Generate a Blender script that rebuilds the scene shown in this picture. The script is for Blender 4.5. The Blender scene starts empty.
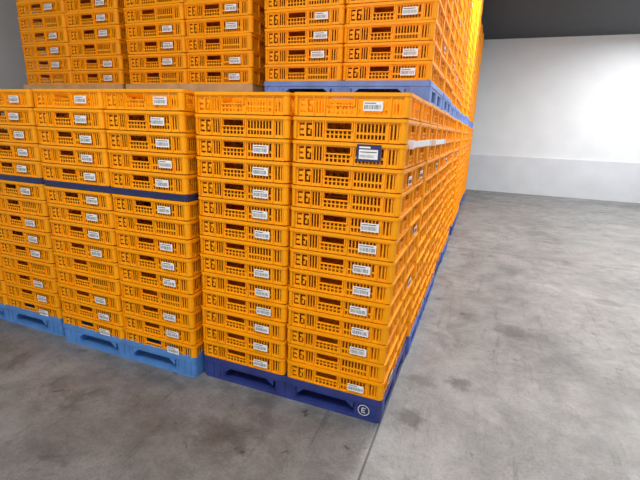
import bpy, math, random
import numpy as np
random.seed(4); rng=np.random.RandomState(4)

def rot(yaw,pitch,roll):
    F=np.array([math.sin(yaw)*math.cos(pitch),math.cos(yaw)*math.cos(pitch),-math.sin(pitch)])
    R=np.array([math.cos(yaw),-math.sin(yaw),0.0])
    U=np.cross(R,F)
    return R*math.cos(roll)+U*math.sin(roll), -R*math.sin(roll)+U*math.cos(roll), F
CAM=(0.358,-1.998,1.597); YAW,PITCH,ROLL=-.36467,.25902,.03809; FPX=414.0
H=.1169; PL=.1446
C=bpy.context

# ---------------- materials ----------------
def mat(name,col,rough=.5,noise=0.0,nscale=20,spec=.5,emit=None,metal=0):
    m=bpy.data.materials.new(name); m.use_nodes=True
    nt=m.node_tree; b=nt.nodes['Principled BSDF']
    b.inputs['Base Color'].default_value=(*col,1); b.inputs['Roughness'].default_value=rough
    b.inputs['Specular IOR Level'].default_value=spec; b.inputs['Metallic'].default_value=metal
    if emit: b.inputs['Emission Color'].default_value=(*emit[0],1); b.inputs['Emission Strength'].default_value=emit[1]
    if noise>0:
        tc=nt.nodes.new('ShaderNodeTexCoord'); n=nt.nodes.new('ShaderNodeTexNoise'); n.inputs['Scale'].default_value=nscale; n.inputs['Detail'].default_value=4
        r=nt.nodes.new('ShaderNodeValToRGB')
        r.color_ramp.elements[0].position=.3; r.color_ramp.elements[1].position=.7
        r.color_ramp.elements[0].color=(*[c*(1-noise) for c in col],1); r.color_ramp.elements[1].color=(*[min(1,c*(1+noise)) for c in col],1)
        nt.links.new(tc.outputs['Object'],n.inputs['Vector']); nt.links.new(n.outputs['Fac'],r.inputs['Fac']); nt.links.new(r.outputs['Color'],b.inputs['Base Color'])
    return m
M_or=mat('orange_plastic',(.97,.362,.001),.42,.06,6,.22)
M_lab=mat('label_paper',(.82,.82,.82),.6,.05,40)
M_ink=mat('label_ink',(.07,.06,.08),.6,.1,30)
M_navy=mat('navy_plastic',(.026,.042,.20),.4,.25,8)
M_blue=mat('blue_plastic',(.14,.25,.60),.45,.2,8)
M_mblue=mat('mid_blue_plastic',(.05,.11,.42),.45,.2,8)
M_lblue=mat('light_blue_plastic',(.085,.24,.58),.45,.15,8)
M_card=mat('cardboard',(.55,.34,.16),.85,.15,10)
M_white=mat('white_print',(.75,.75,.75),.5,.03,30)
M_tray=mat('tray_dark_blue',(.012,.02,.10),.45,.2,8)
M_bar=mat('grey_metal',(.72,.74,.76),.4,.06,10,metal=.1)

# ---------------- mesh helpers ----------------
class MB:
    def __init__(s): s.v=[];s.f=[];s.m=[]
    def quad(s,a,b,c,d,m=0):
        i=len(s.v); s.v+=[a,b,c,d]; s.f.append((i,i+1,i+2,i+3)); s.m.append(m)
    def box(s,x0,x1,y0,y1,z0,z1,m=0,T=None):
        P=[(x,y,z) for z in (z0,z1) for y in (y0,y1) for x in (x0,x1)]
        if T: P=[T(*q) for q in P]
        i=len(s.v); s.v+=P
        for q in ((0,2,3,1),(4,5,7,6),(0,1,5,4),(2,6,7,3),(0,4,6,2),(1,3,7,5)):
            s.f.append(tuple(i+k for k in q)); s.m.append(m)
    def ring(s,w,d,r,ins,z0,z1,th,m=0,seg=3,cx=0,cy=0,solid=False):
        def loop(i,r):
            o=[]
            for k,(sx,sy) in enumerate(((1,1),(-1,1),(-1,-1),(1,-1))):
                ax=sx*(w/2-i-r); ay=sy*(d/2-i-r)
                for t in range(seg+1):
                    a=math.pi/2*(k+t/seg); o.append((cx+ax+r*math.cos(a),cy+ay+r*math.sin(a)))
            return o
        O=loop(ins,r); 
        n=len(O); b=len(s.v)
        if solid:
            s.v+=[(x,y,z0) for x,y in O]+[(x,y,z1) for x,y in O]
            for k in range(n):
                j=(k+1)%n; s.f.append((b+k,b+j,b+n+j,b+n+k)); s.m.append(m)
            s.f.append(tuple(b+n+k for k in range(n))); s.m.append(m)
            s.f.append(tuple(b+k for k in reversed(range(n)))); s.m.append(m)
            return
        I=loop(ins+th,max(r-th,.002))
        s.v+=[(x,y,z0) for x,y in O]+[(x,y,z1) for x,y in O]+[(x,y,z0) for x,y in I]+[(x,y,z1) for x,y in I]
        for k in range(n):
            j=(k+1)%n
            for q in ((k,j,n+j,n+k),(2*n+j,2*n+k,3*n+k,3*n+j),(n+k,n+j,3*n+j,3*n+k),(j,k,2*n+k,2*n+j)):
                s.f.append(tuple(b+e for e in q)); s.m.append(m)
    def panel(s,T,u0,u1,z0,z1,th,holes,m=0):
        us=sorted(set([u0,u1]+[min(max(x,u0),u1) for h in holes for x in h[:2]]))
        zs=sorted(set([z0,z1]+[x for h in holes for x in h[2:]]))
        nu,nz=len(us)-1,len(zs)-1
        S=[[True]*nz for _ in range(nu)]
        for i in range(nu):
            for j in range(nz):
                cu=(us[i]+us[i+1])/2; cz=(zs[j]+zs[j+1])/2
                if any(a<cu<b and c<cz<d for a,b,c,d in holes): S[i][j]=False
        for j in range(nz):
            i=0
            while i<nu:
                if S[i][j]:
                    k=i
                    while k+1<nu and S[k+1][j]: k+=1
                    for t in (0,th):
                        s.quad(T(us[i],t,zs[j]),T(us[k+1],t,zs[j]),T(us[k+1],t,zs[j+1]),T(us[i],t,zs[j+1]),m)
                    i=k+1
                else:
                    k=i
                    while k+1<nu and not S[k+1][j]: k+=1
                    a,b=us[i],us[k+1]; c,d=zs[j],zs[j+1]
                    s.quad(T(a,0,c),T(a,th,c),T(a,th,d),T(a,0,d),m)
                    s.quad(T(b,0,c),T(b,th,c),T(b,th,d),T(b,0,d),m)
                    i=k+1
        for i in range(nu):
            for j in range(nz-1):
                if S[i][j]!=S[i][j+1]:
                    z=zs[j+1]; s.quad(T(us[i],0,z),T(us[i+1],0,z),T(us[i+1],th,z),T(us[i],th,z),m)
    def arr(s): return np.array(s.v,float),s.f,s.m
def mesh(name,v,f,m,mats):
    me=bpy.data.meshes.new(name); me.from_pydata([tuple(q) for q in v],[],f)
    for x in mats: me.materials.append(x)
    me.polygons.foreach_set('material_index',m); me.update()
    return me
def obj(name,me,parent=None,loc=(0,0,0)):
    o=bpy.data.objects.new(name,me); C.collection.objects.link(o); o.location=loc
    if parent: o.parent=parent
    return o
def empty(name,loc):
    e=bpy.data.objects.new(name,None); e.empty_display_size=.1; C.collection.objects.link(e); e.location=loc; return e

# ---------------- crate ----------------
W,D=.596,.396
k=H/.1
def letters(u,z,w=.034,hh=.052,t=.0095):
    R=[]
    # E
    R+=[(u,u+t,z,z+hh),(u,u+w,z,z+t),(u,u+w*.85,z+hh/2-t/2,z+hh/2+t/2),(u,u+w,z+hh-t,z+hh)]
    # stencil 6
    v=u+w+.009
    R+=[(v,v+w,z,z+t),(v+w-t,v+w,z,z+hh*.55),(v,v+t,z,z+hh),(v,v+w-t-.004,z+hh*.62-t,z+hh*.62),(v,v+w,z+hh-t,z+hh)]
    return R
def long_holes():
    R=letters(.036,.016*k,.034,.056*k,.0105)
    for i in range(3): R.append((.126+i*.016,.136+i*.016,.014*k,.074*k))
    R.append((.193,.320,.049*k,.075*k))
    for r in range(2):
        for i in range(6): R.append((.191+i*.0225,.206+i*.0225,(.012+r*.018)*k,(.025+r*.018)*k))
    for i in range(8): R.append((.348+i*.0185,.360+i*.0185,.040*k,.074*k))
    for i in range(8): R.append((.348+i*.0185,.360+i*.0185,.013*k,.031*k))
    for i in range(3): R.append((.515+i*.018,.525+i*.018,.014*k,.074*k))
    return R
def short_holes():
    R=[(.136,.260,.049*k,.075*k)]
    for r in range(2):
        for i in range(6): R.append((.134+i*.0225,.149+i*.0225,(.012+r*.018)*k,(.025+r*.018)*k))
    for i in range(5):
        R.append((.034+i*.018,.046+i*.018,.014*k,.074*k)); R.append((.280+i*.018,.292+i*.018,.014*k,.074*k))
    return R
def make_crate():
    b=MB()
    ins=.011
    Ts=[(lambda u,t,z:(-W/2+u,-D/2+ins+t,z),W,long_holes(),(.184,.329)),
        (lambda u,t,z:(W/2-u,D/2-ins-t,z),W,long_holes(),(.184,.329)),
        (lambda u,t,z:(W/2-ins-t,-D/2+u,z),D,short_holes(),(.127,.269)),
        (lambda u,t,z:(-W/2+ins+t,D/2-u,z),D,short_holes(),(.127,.269))]
    zb,zt=.006*k,H-.016*k
    for T,L,hl,(ha,hb) in Ts:
        b.panel(T,.022,L-.022,zb,zt,.0035,hl)
        z0=.0435*k
        b.box(ha,hb,-.006,0,z0,z0+.0035,0,T)
        b.box(ha,ha+.005,-.008,0,z0,zt,0,T); b.box(hb-.005,hb,-.008,0,z0,zt,0,T)
        for u in ([.028,.117,.176,.338,.505,L-.026] if L>.5 else [.029,.125,.271,L-.029]):
            b.box(u-.0025,u+.0025,-.008,0,.006*k,zt,0,T)
    b.ring(W,D,.024,0,H-.017*k,H-.004,.016)           # rim
    b.ring(W,D,.024,.005,H-.022*k,H-.017*k,.010)
    b.ring(W,D,.022,.008,.001,.008*k,.01)            # foot band
    def post(sx,sy):
        r=.024; ax=sx*(W/2-.003-r); ay=sy*(D/2-.003-r); P=[]
        P.append((sx*(W/2-.003),sy*(D/2-.032)))
        for t in range(5):
            a=math.pi/2*t/4; P.append((ax+sx*r*math.cos(a),ay+sy*r*math.sin(a)))
        P.append((sx*(W/2-.032),sy*(D/2-.003)))
        for i in range(len(P)-1):
            (x0,y0),(x1,y1)=P[i],P[i+1]
            b.quad((x0,y0,.004),(x1,y1,.004),(x1,y1,H-.015),(x0,y0,H-.015))
            q=lambda x,y:(x-sx*.009,y-sy*.009)
            (a0,b0),(a1,b1)=q(x0,y0),q(x1,y1)
            b.quad((a0,b0,.004),(a1,b1,.004),(a1,b1,H-.015),(a0,b0,H-.015))
    for sx in(-1,1):
        for sy in(-1,1): post(sx,sy)
    b.box(-W/2+.014,W/2-.014,-D/2+.014,D/2-.014,.004,.008)
    return b.arr()
CV,CF,CM=make_crate()

def label(b,T,u,z,w=.095,hh=.044,kind=0):
    o=-.0015
    if kind==1:
        b.box(u-.012,u+w+.014,o-.0025,o,z-.018,z+hh+.020,3,T); b.box(u,u+w,o-.0035,o-.0028,z-.006,z+hh-.004,1,T); b.box(u,u+w*.6,o-.0035,o-.0028,z+hh+.002,z+hh+.010,1,T)
        b.box(u+.006,u+w-.006,o-.0042,o-.0038,z+.026,z+.030,2,T)
        for i in range(12): b.box(u+.006+i*.006,u+.008+i*.006,o-.0042,o-.0038,z+.002,z+.014,2,T)
        return
    b.box(u,u+w,o-.0008,o,z,z+hh,1,T)
    x=u+.006
    while x<u+w-.009:
        ww=random.choice((.0015,.0022,.0032)); b.box(x,x+ww,o-.0014,o-.001,z+.008,z+hh*.62,2,T); x+=ww+random.choice((.0028,.004))
    b.box(u+.006,u+w*random.uniform(.5,.9),o-.0014,o-.001,z+hh*.76,z+hh*.85,2,T)

def stack(name,rows,seed,big=None,side_lab=True,prob=.85,skip=(),lean=0):
    rs=np.random.RandomState(seed); random.seed(seed)
    Vs=[];Fs=[];Ms=[];off=0
    CFa=np.array([f for f in CF])
    lab=MB()
    for r in range(rows):
        for cx in (-.9,-.3):
            for cy in (.2,.6):
                dx,dy=rs.uniform(-.004,.004,2); a=rs.uniform(-.006,.006)
                if cx>-.5: dx+=lean*r/13
                if cy<.5: dy=rs.uniform(-.006,.002)
                ca,sa=math.cos(a),math.sin(a)
                v=CV.copy(); x=v[:,0]*ca-v[:,1]*sa+cx+dx; y=v[:,0]*sa+v[:,1]*ca+cy+dy
                v=np.stack([x,y,v[:,2]+r*H],1); Vs.append(v); Fs.append(CFa+off); Ms+=CM; off+=len(v)
                if cy<.5:
                    kind=1 if big==(r,cx) else 0
                    if kind==1 or (rs.rand()<prob and (r,cx) not in skip):
                        u=.385+rs.uniform(-.015,.018) if kind==0 else .370
                        zz=.026*k+rs.uniform(-.004,.004) if kind==0 else .044
                        T=lambda u,t,z,cx=cx,cy=cy,dx=dx,dy=dy,r=r,ca=ca,sa=sa:((u-W/2)*ca-(-D/2+t)*sa+cx+dx,(u-W/2)*sa+(-D/2+t)*ca+cy+dy,z+r*H)
                        label(lab,T,u,zz,kind=kind)
                if cx>-.5 and side_lab and rs.rand()<.12:
                    T=lambda u,t,z,cx=cx,cy=cy,dx=dx,dy=dy,r=r:(W/2-t+cx+dx,u-D/2+cy+dy,z+r*H)
                    label(lab,T,.15,.020*k,w=.1,hh=.045)
    V=np.concatenate(Vs); F=np.concatenate(Fs)
    lv=np.array(lab.v) if lab.v else np.zeros((0,3))
    V=np.concatenate([V,lv]) 
    F=F.tolist()+[tuple(i+off for i in f) for f in lab.f]
    return mesh(name,V,F,Ms+lab.m,[M_or,M_lab,M_ink,M_tray])

# ---------------- pallet ----------------
def make_pallet(name,m,hgt=PL,logo=False):
    b=MB(); w,d=1.2,.8; 
    b.ring(w,d,.025,0,hgt-.034,hgt-.006,.6,0,4,solid=True)
    b.ring(w,d,.02,.006,hgt-.05,hgt-.034,.02,0,4)
    b.ring(w,d,.02,.002,hgt-.006,hgt,.02,0,4)
    for cx in (-.6+.085,0,.6-.085):
        for cy in (-.4+.07,0,.4-.07):
            b.ring(.165 if cx else .15,.13,.025,0,.016,hgt-.034,.01,0,4,cx,cy,solid=True)
    b.ring(w,d,.03,.004,0,.024,.11,0,4)
    b.box(-.075,.075,-.36,.36,.001,.022); b.box(-.55,.55,-.06,.06,.001,.022)
    for cx in (-.6+.085,0,.6-.085):
        for o in (-.05,0,.05):
            b.box(cx+o-.003,cx+o+.003,-.4+.001,-.4+.006,.02,hgt-.035)
    for cy in (-.33,0,.33):
        for o in (-.035,.035):
            b.box(.594,.599,cy+o-.003,cy+o+.003,.02,hgt-.035)
    for x,sg in ((-.435,1),(-.08,-1),(.08,1),(.435,-1)):
        for i in range(4):
            b.box(min(x,x+sg*.04*(1-i/4)),max(x,x+sg*.04*(1-i/4)),-.395,-.375,hgt-.05-.008*(i+1),hgt-.05-.008*i)
    ms=[m,M_white]
    if logo:
        cx,cz,R=.50,hgt*.48,.034
        n=28
        for i in range(n):
            a0,a1=2*math.pi*i/n,2*math.pi*(i+1)/n
            P=lambda r,a:(cx+r*math.cos(a),-.4025,cz+r*math.sin(a))
            b.quad(P(R,a0),P(R,a1),P(R-.004,a1),P(R-.004,a0),1)
        for q in ((-.012,-.007,-.016,.016),(-.012,.011,.012,.016),(-.012,.008,-.002,.002),(-.012,.011,-.016,-.012)):
            b.box(cx+q[0],cx+q[1],-.4028,-.402,cz+q[2],cz+q[3],1)
    v,f,mm=b.arr(); v=v+np.array([-.6,.4,0])
    return mesh(name,v,f,mm,ms)
PN=make_pallet('pallet_navy',M_navy,logo=True); PB=make_pallet('pallet_blue',M_blue); PLB=make_pallet('pallet_light',M_lblue); PM=make_pallet('pallet_mid',M_mblue)

S_main=stack('crates_main',14,11,big=(11,-.3),skip=((12,-.3),(12,-.9),(10,-.3),(13,-.9)),lean=.014)
S_low=stack('crates_low',14,12)
ZT=PL+14*H
NU=int((3.95-(ZT+PL))/H)
S_up=stack('crates_up',NU,13)
S_5=stack('crates_5',5,14); S_8=stack('crates_8',9,15)
def bar(e,z):
    b=MB(); b.box(.016,.026,.09,.76,0,.032); b.box(.0,.030,.08,.11,-.005,.037); b.box(.0,.030,.74,.77,-.005,.037)
    obj('side_rail',mesh('rail',*b.arr(),[M_bar]),e,(0,0,z))
def pallet_load(x,y,z,pm,sm,name='pallet_of_crates',jx=0):
    e=empty(name,(x,y,z)); obj('pallet',pm,e); obj('crates',sm,e,(0,0,PL)); return e
e=pallet_load(0,0,0,PN,S_main); bar(e,PL+11.85*H)
for i in range(1,12):
    jx=rng.uniform(-.03,.015); y=.83*i
    e=pallet_load(jx,y,0,PN if i%3==0 else PM,S_low)
    if i==1: bar(e,PL+11.85*H)
    pallet_load(jx-.03+rng.uniform(-.015,.015),y,ZT,PB,S_up)
def tray(e,z):
    b=MB(); b.ring(1.2,.8,.03,0,0,.036,.03,0,4,-.6,.4); b.ring(1.18,.78,.03,0,.004,.030,.03,0,4,-.6,.4,solid=True)
    b.ring(1.21,.81,.03,0,.026,.038,.02,0,4,-.6,.4)
    obj('divider_tray',mesh('tray',*b.arr(),[M_tray]),e,(0,0,z))
for X,Y in ((-1.215,-.06),(-2.47,-.03)):
    e=empty('pallet_of_crates',(X,Y,0)); obj('pallet',PLB,e,(0,0,-.0)); obj('crates',S_8,e,(0,0,PL-.03)); tray(e,PL+9*H-.03); obj('upper_crates',S_5,e,(0,0,PL+9*H+.008))
b=MB(); b.box(-1.2,0,0,.8,0,.125); b.box(-1.21,.01,-.012,.0,.0,.13); b.box(-1.205,.005,-.014,-.012,.06,.064)
cm=mesh('cardboard_mesh',*b.arr(),[M_card])
for X in (-1.32,-2.58):
    for Y in (.86,):
        e=empty('pallet_of_crates',(X,Y,0)); obj('pallet',PLB,e); obj('crates',S_low,e,(0,0,PL))
        e2=empty('crates_on_cardboard',(X,Y,ZT)); obj('cardboard_base',cm,e2); obj('crates',S_up,e2,(0,0,.13))

# ---------------- room ----------------
CEIL=4.25; YB=11.6; XR=5.0; XL=-5.0; YF=-6
def simple(name,x0,x1,y0,y1,z0,z1,m):
    b=MB(); b.box(x0,x1,y0,y1,z0,z1); return obj(name,mesh(name,*b.arr(),[m]))
def floor_mat():
    m=bpy.data.materials.new('concrete'); m.use_nodes=True; nt=m.node_tree; N=nt.nodes; L=nt.links; bs=N['Principled BSDF']
    tc=N.new('ShaderNodeTexCoord')
    def noise(s,d,dist=0,rough=.6,off=0,sc=(1,1,1)):
        n=N.new('ShaderNodeTexNoise'); n.inputs['Scale'].default_value=s; n.inputs['Detail'].default_value=d; n.inputs['Distortion'].default_value=dist; n.inputs['Roughness'].default_value=rough
        mp=N.new('ShaderNodeMapping'); mp.inputs['Location'].default_value=(off,off*.7,0); mp.inputs['Scale'].default_value=sc; L.new(tc.outputs['Object'],mp.inputs[0])
        L.new(mp.outputs[0],n.inputs['Vector']); return n.outputs['Fac']
    def ramp(f,p0,c0,p1,c1):
        r=N.new('ShaderNodeValToRGB'); e=r.color_ramp.elements; e[0].position=p0; e[0].color=(c0,c0,c0,1); e[1].position=p1; e[1].color=(c1,c1,c1,1); L.new(f,r.inputs['Fac']); return r.outputs['Color']
    def mul(a,b_,f=1):
        x=N.new('ShaderNodeMix'); x.data_type='RGBA'; x.blend_type='MULTIPLY'; x.inputs['Factor'].default_value=f; L.new(a,x.inputs['A']); L.new(b_,x.inputs['B']); return x.outputs['Result']
    def math_(op,a,b_=None):
        n=N.new('ShaderNodeMath'); n.operation=op
        for i,q in enumerate((a,b_)):
            if q is None: continue
            if isinstance(q,(int,float)): n.inputs[i].default_value=q
            else: L.new(q,n.inputs[i])
        return n.outputs[0]
    base=ramp(noise(1.1,10,.3,.72),.36,.18,.64,.31)
    base=mul(base,ramp(noise(4.2,12,.2,.85),.38,.62,.58,1.0))
    base=mul(base,ramp(noise(2.2,9,.6,.75,5),.54,1.0,.64,.72))
    base=mul(base,ramp(noise(6.5,6,.3,.65,9),.64,1.0,.69,.45))
    base=mul(base,ramp(noise(3.0,8,.1,.75,14,(5,.4,1)),.57,1.0,.64,.75))
    base=mul(base,ramp(noise(70,5,0,.85),.36,.72,.52,1.0))
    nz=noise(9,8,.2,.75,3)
    for (px,py,rr,dk) in ((.14,.12,.10,.35),(.40,.62,.09,.40),(.16,.55,.09,.55),(.62,-.25,.14,.65),(.1,-.75,.16,.65),(-.75,-.45,.18,.65),(.75,1.6,.16,.6)):  # dark floor spots: first paints a shadow blotch by the pallet, others are stains
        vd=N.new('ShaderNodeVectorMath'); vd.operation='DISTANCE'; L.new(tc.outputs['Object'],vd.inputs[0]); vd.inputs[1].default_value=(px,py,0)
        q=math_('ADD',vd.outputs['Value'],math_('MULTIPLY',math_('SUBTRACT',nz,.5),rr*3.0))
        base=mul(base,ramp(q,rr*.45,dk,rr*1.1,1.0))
    sx=N.new('ShaderNodeSeparateXYZ'); L.new(tc.outputs['Object'],sx.inputs[0])
    def joint(out,pos,w):
        return ramp(math_('ABSOLUTE',math_('SUBTRACT',out,pos)),w*.5,.28,w,1.0)
    base=mul(base,joint(sx.outputs[0],-.005,.007)); base=mul(base,joint(sx.outputs[1],4.2,.012))
    tint=N.new('ShaderNodeRGB'); tint.outputs[0].default_value=(.985,.99,.985,1)
    base=mul(base,tint.outputs[0])
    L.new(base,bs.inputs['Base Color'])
    L.new(ramp(noise(2.2,6,.5,.7),.35,.28,.65,.60),bs.inputs['Roughness'])
    bp=N.new('ShaderNodeBump'); bp.inputs['Strength'].default_value=.3; bp.inputs['Distance'].default_value=.01; L.new(noise(40,8,0,.75),bp.inputs['Height']); L.new(bp.outputs[0],bs.inputs['Normal'])
    return m
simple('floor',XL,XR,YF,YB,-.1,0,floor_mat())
M_wall=mat('wall_panel',(.74,.80,.85),.5,.03,2); M_ceil=mat('ceiling_paint',(.04,.045,.052),.7,.1,3); M_base=mat('kick_panel',(.62,.68,.74),.5,.05,2)
simple('wall_back',XL,XR,YB,YB+.15,0,CEIL,M_wall)
simple('wall_right',XR,XR+.15,YF,YB+.15,0,CEIL,M_wall)
simple('wall_left',XL-.15,XL,YF,YB+.15,0,CEIL,M_wall)
simple('ceiling',XL-.15,XR+.15,YF,YB+.15,CEIL,CEIL+.15,M_ceil)
simple('baseboard_back',XL,XR,YB-.04,YB,0,1.06,M_base)
simple('baseboard_right',XR-.04,XR,YF,YB-.04,0,1.06,M_base)

M_house=mat('lamp_housing',(.4,.4,.4),.5,.05,5); M_tube=mat('lamp_tube',(1,1,1),.4,0,emit=((1,.98,.95),3))
def lamp(x,y,E):
    e=empty('ceiling_lamp',(x,y,CEIL)); b=MB(); b.box(-.09,.09,-.65,.65,-.06,0); b.box(-.07,.07,-.66,-.65,-.05,0)
    b.box(-.02,.02,-.6,.6,-.085,-.06,1)
    obj('housing',mesh('lamp',*b.arr(),[M_house,M_tube]),e)
    l=bpy.data.lights.new('tube_light','AREA'); l.shape='RECTANGLE'; l.size=.3; l.size_y=1.3; l.energy=E; l.color=(1,.98,.96)
    o=obj('tube_light',l,e,(0,0,-.10))
for y,E in ((-1.8,50),(1.6,95),(4.6,130)): lamp(.35,y,E)
lamp(-1.4,-2.4,85)
for y,E in ((-1.6,50),(3,80),(6.2,165),(9.2,130)): lamp(3.9,y,E)
w=bpy.data.worlds.new('world'); C.scene.world=w; w.use_nodes=True
w.node_tree.nodes['Background'].inputs[0].default_value=(1,.985,.96,1); w.node_tree.nodes['Background'].inputs[1].default_value=1.3

# ---------------- camera ----------------
from mathutils import Matrix
cd=bpy.data.cameras.new('camera'); co=bpy.data.objects.new('camera',cd); C.collection.objects.link(co)
R,U,F=rot(YAW,PITCH,ROLL)
co.matrix_world=Matrix(((R[0],U[0],-F[0],CAM[0]),(R[1],U[1],-F[1],CAM[1]),(R[2],U[2],-F[2],CAM[2]),(0,0,0,1)))
cd.sensor_width=36; cd.lens=FPX*36/640; cd.clip_start=.02
C.scene.camera=co
C.scene.view_settings.view_transform='Standard'; C.scene.view_settings.look='None'
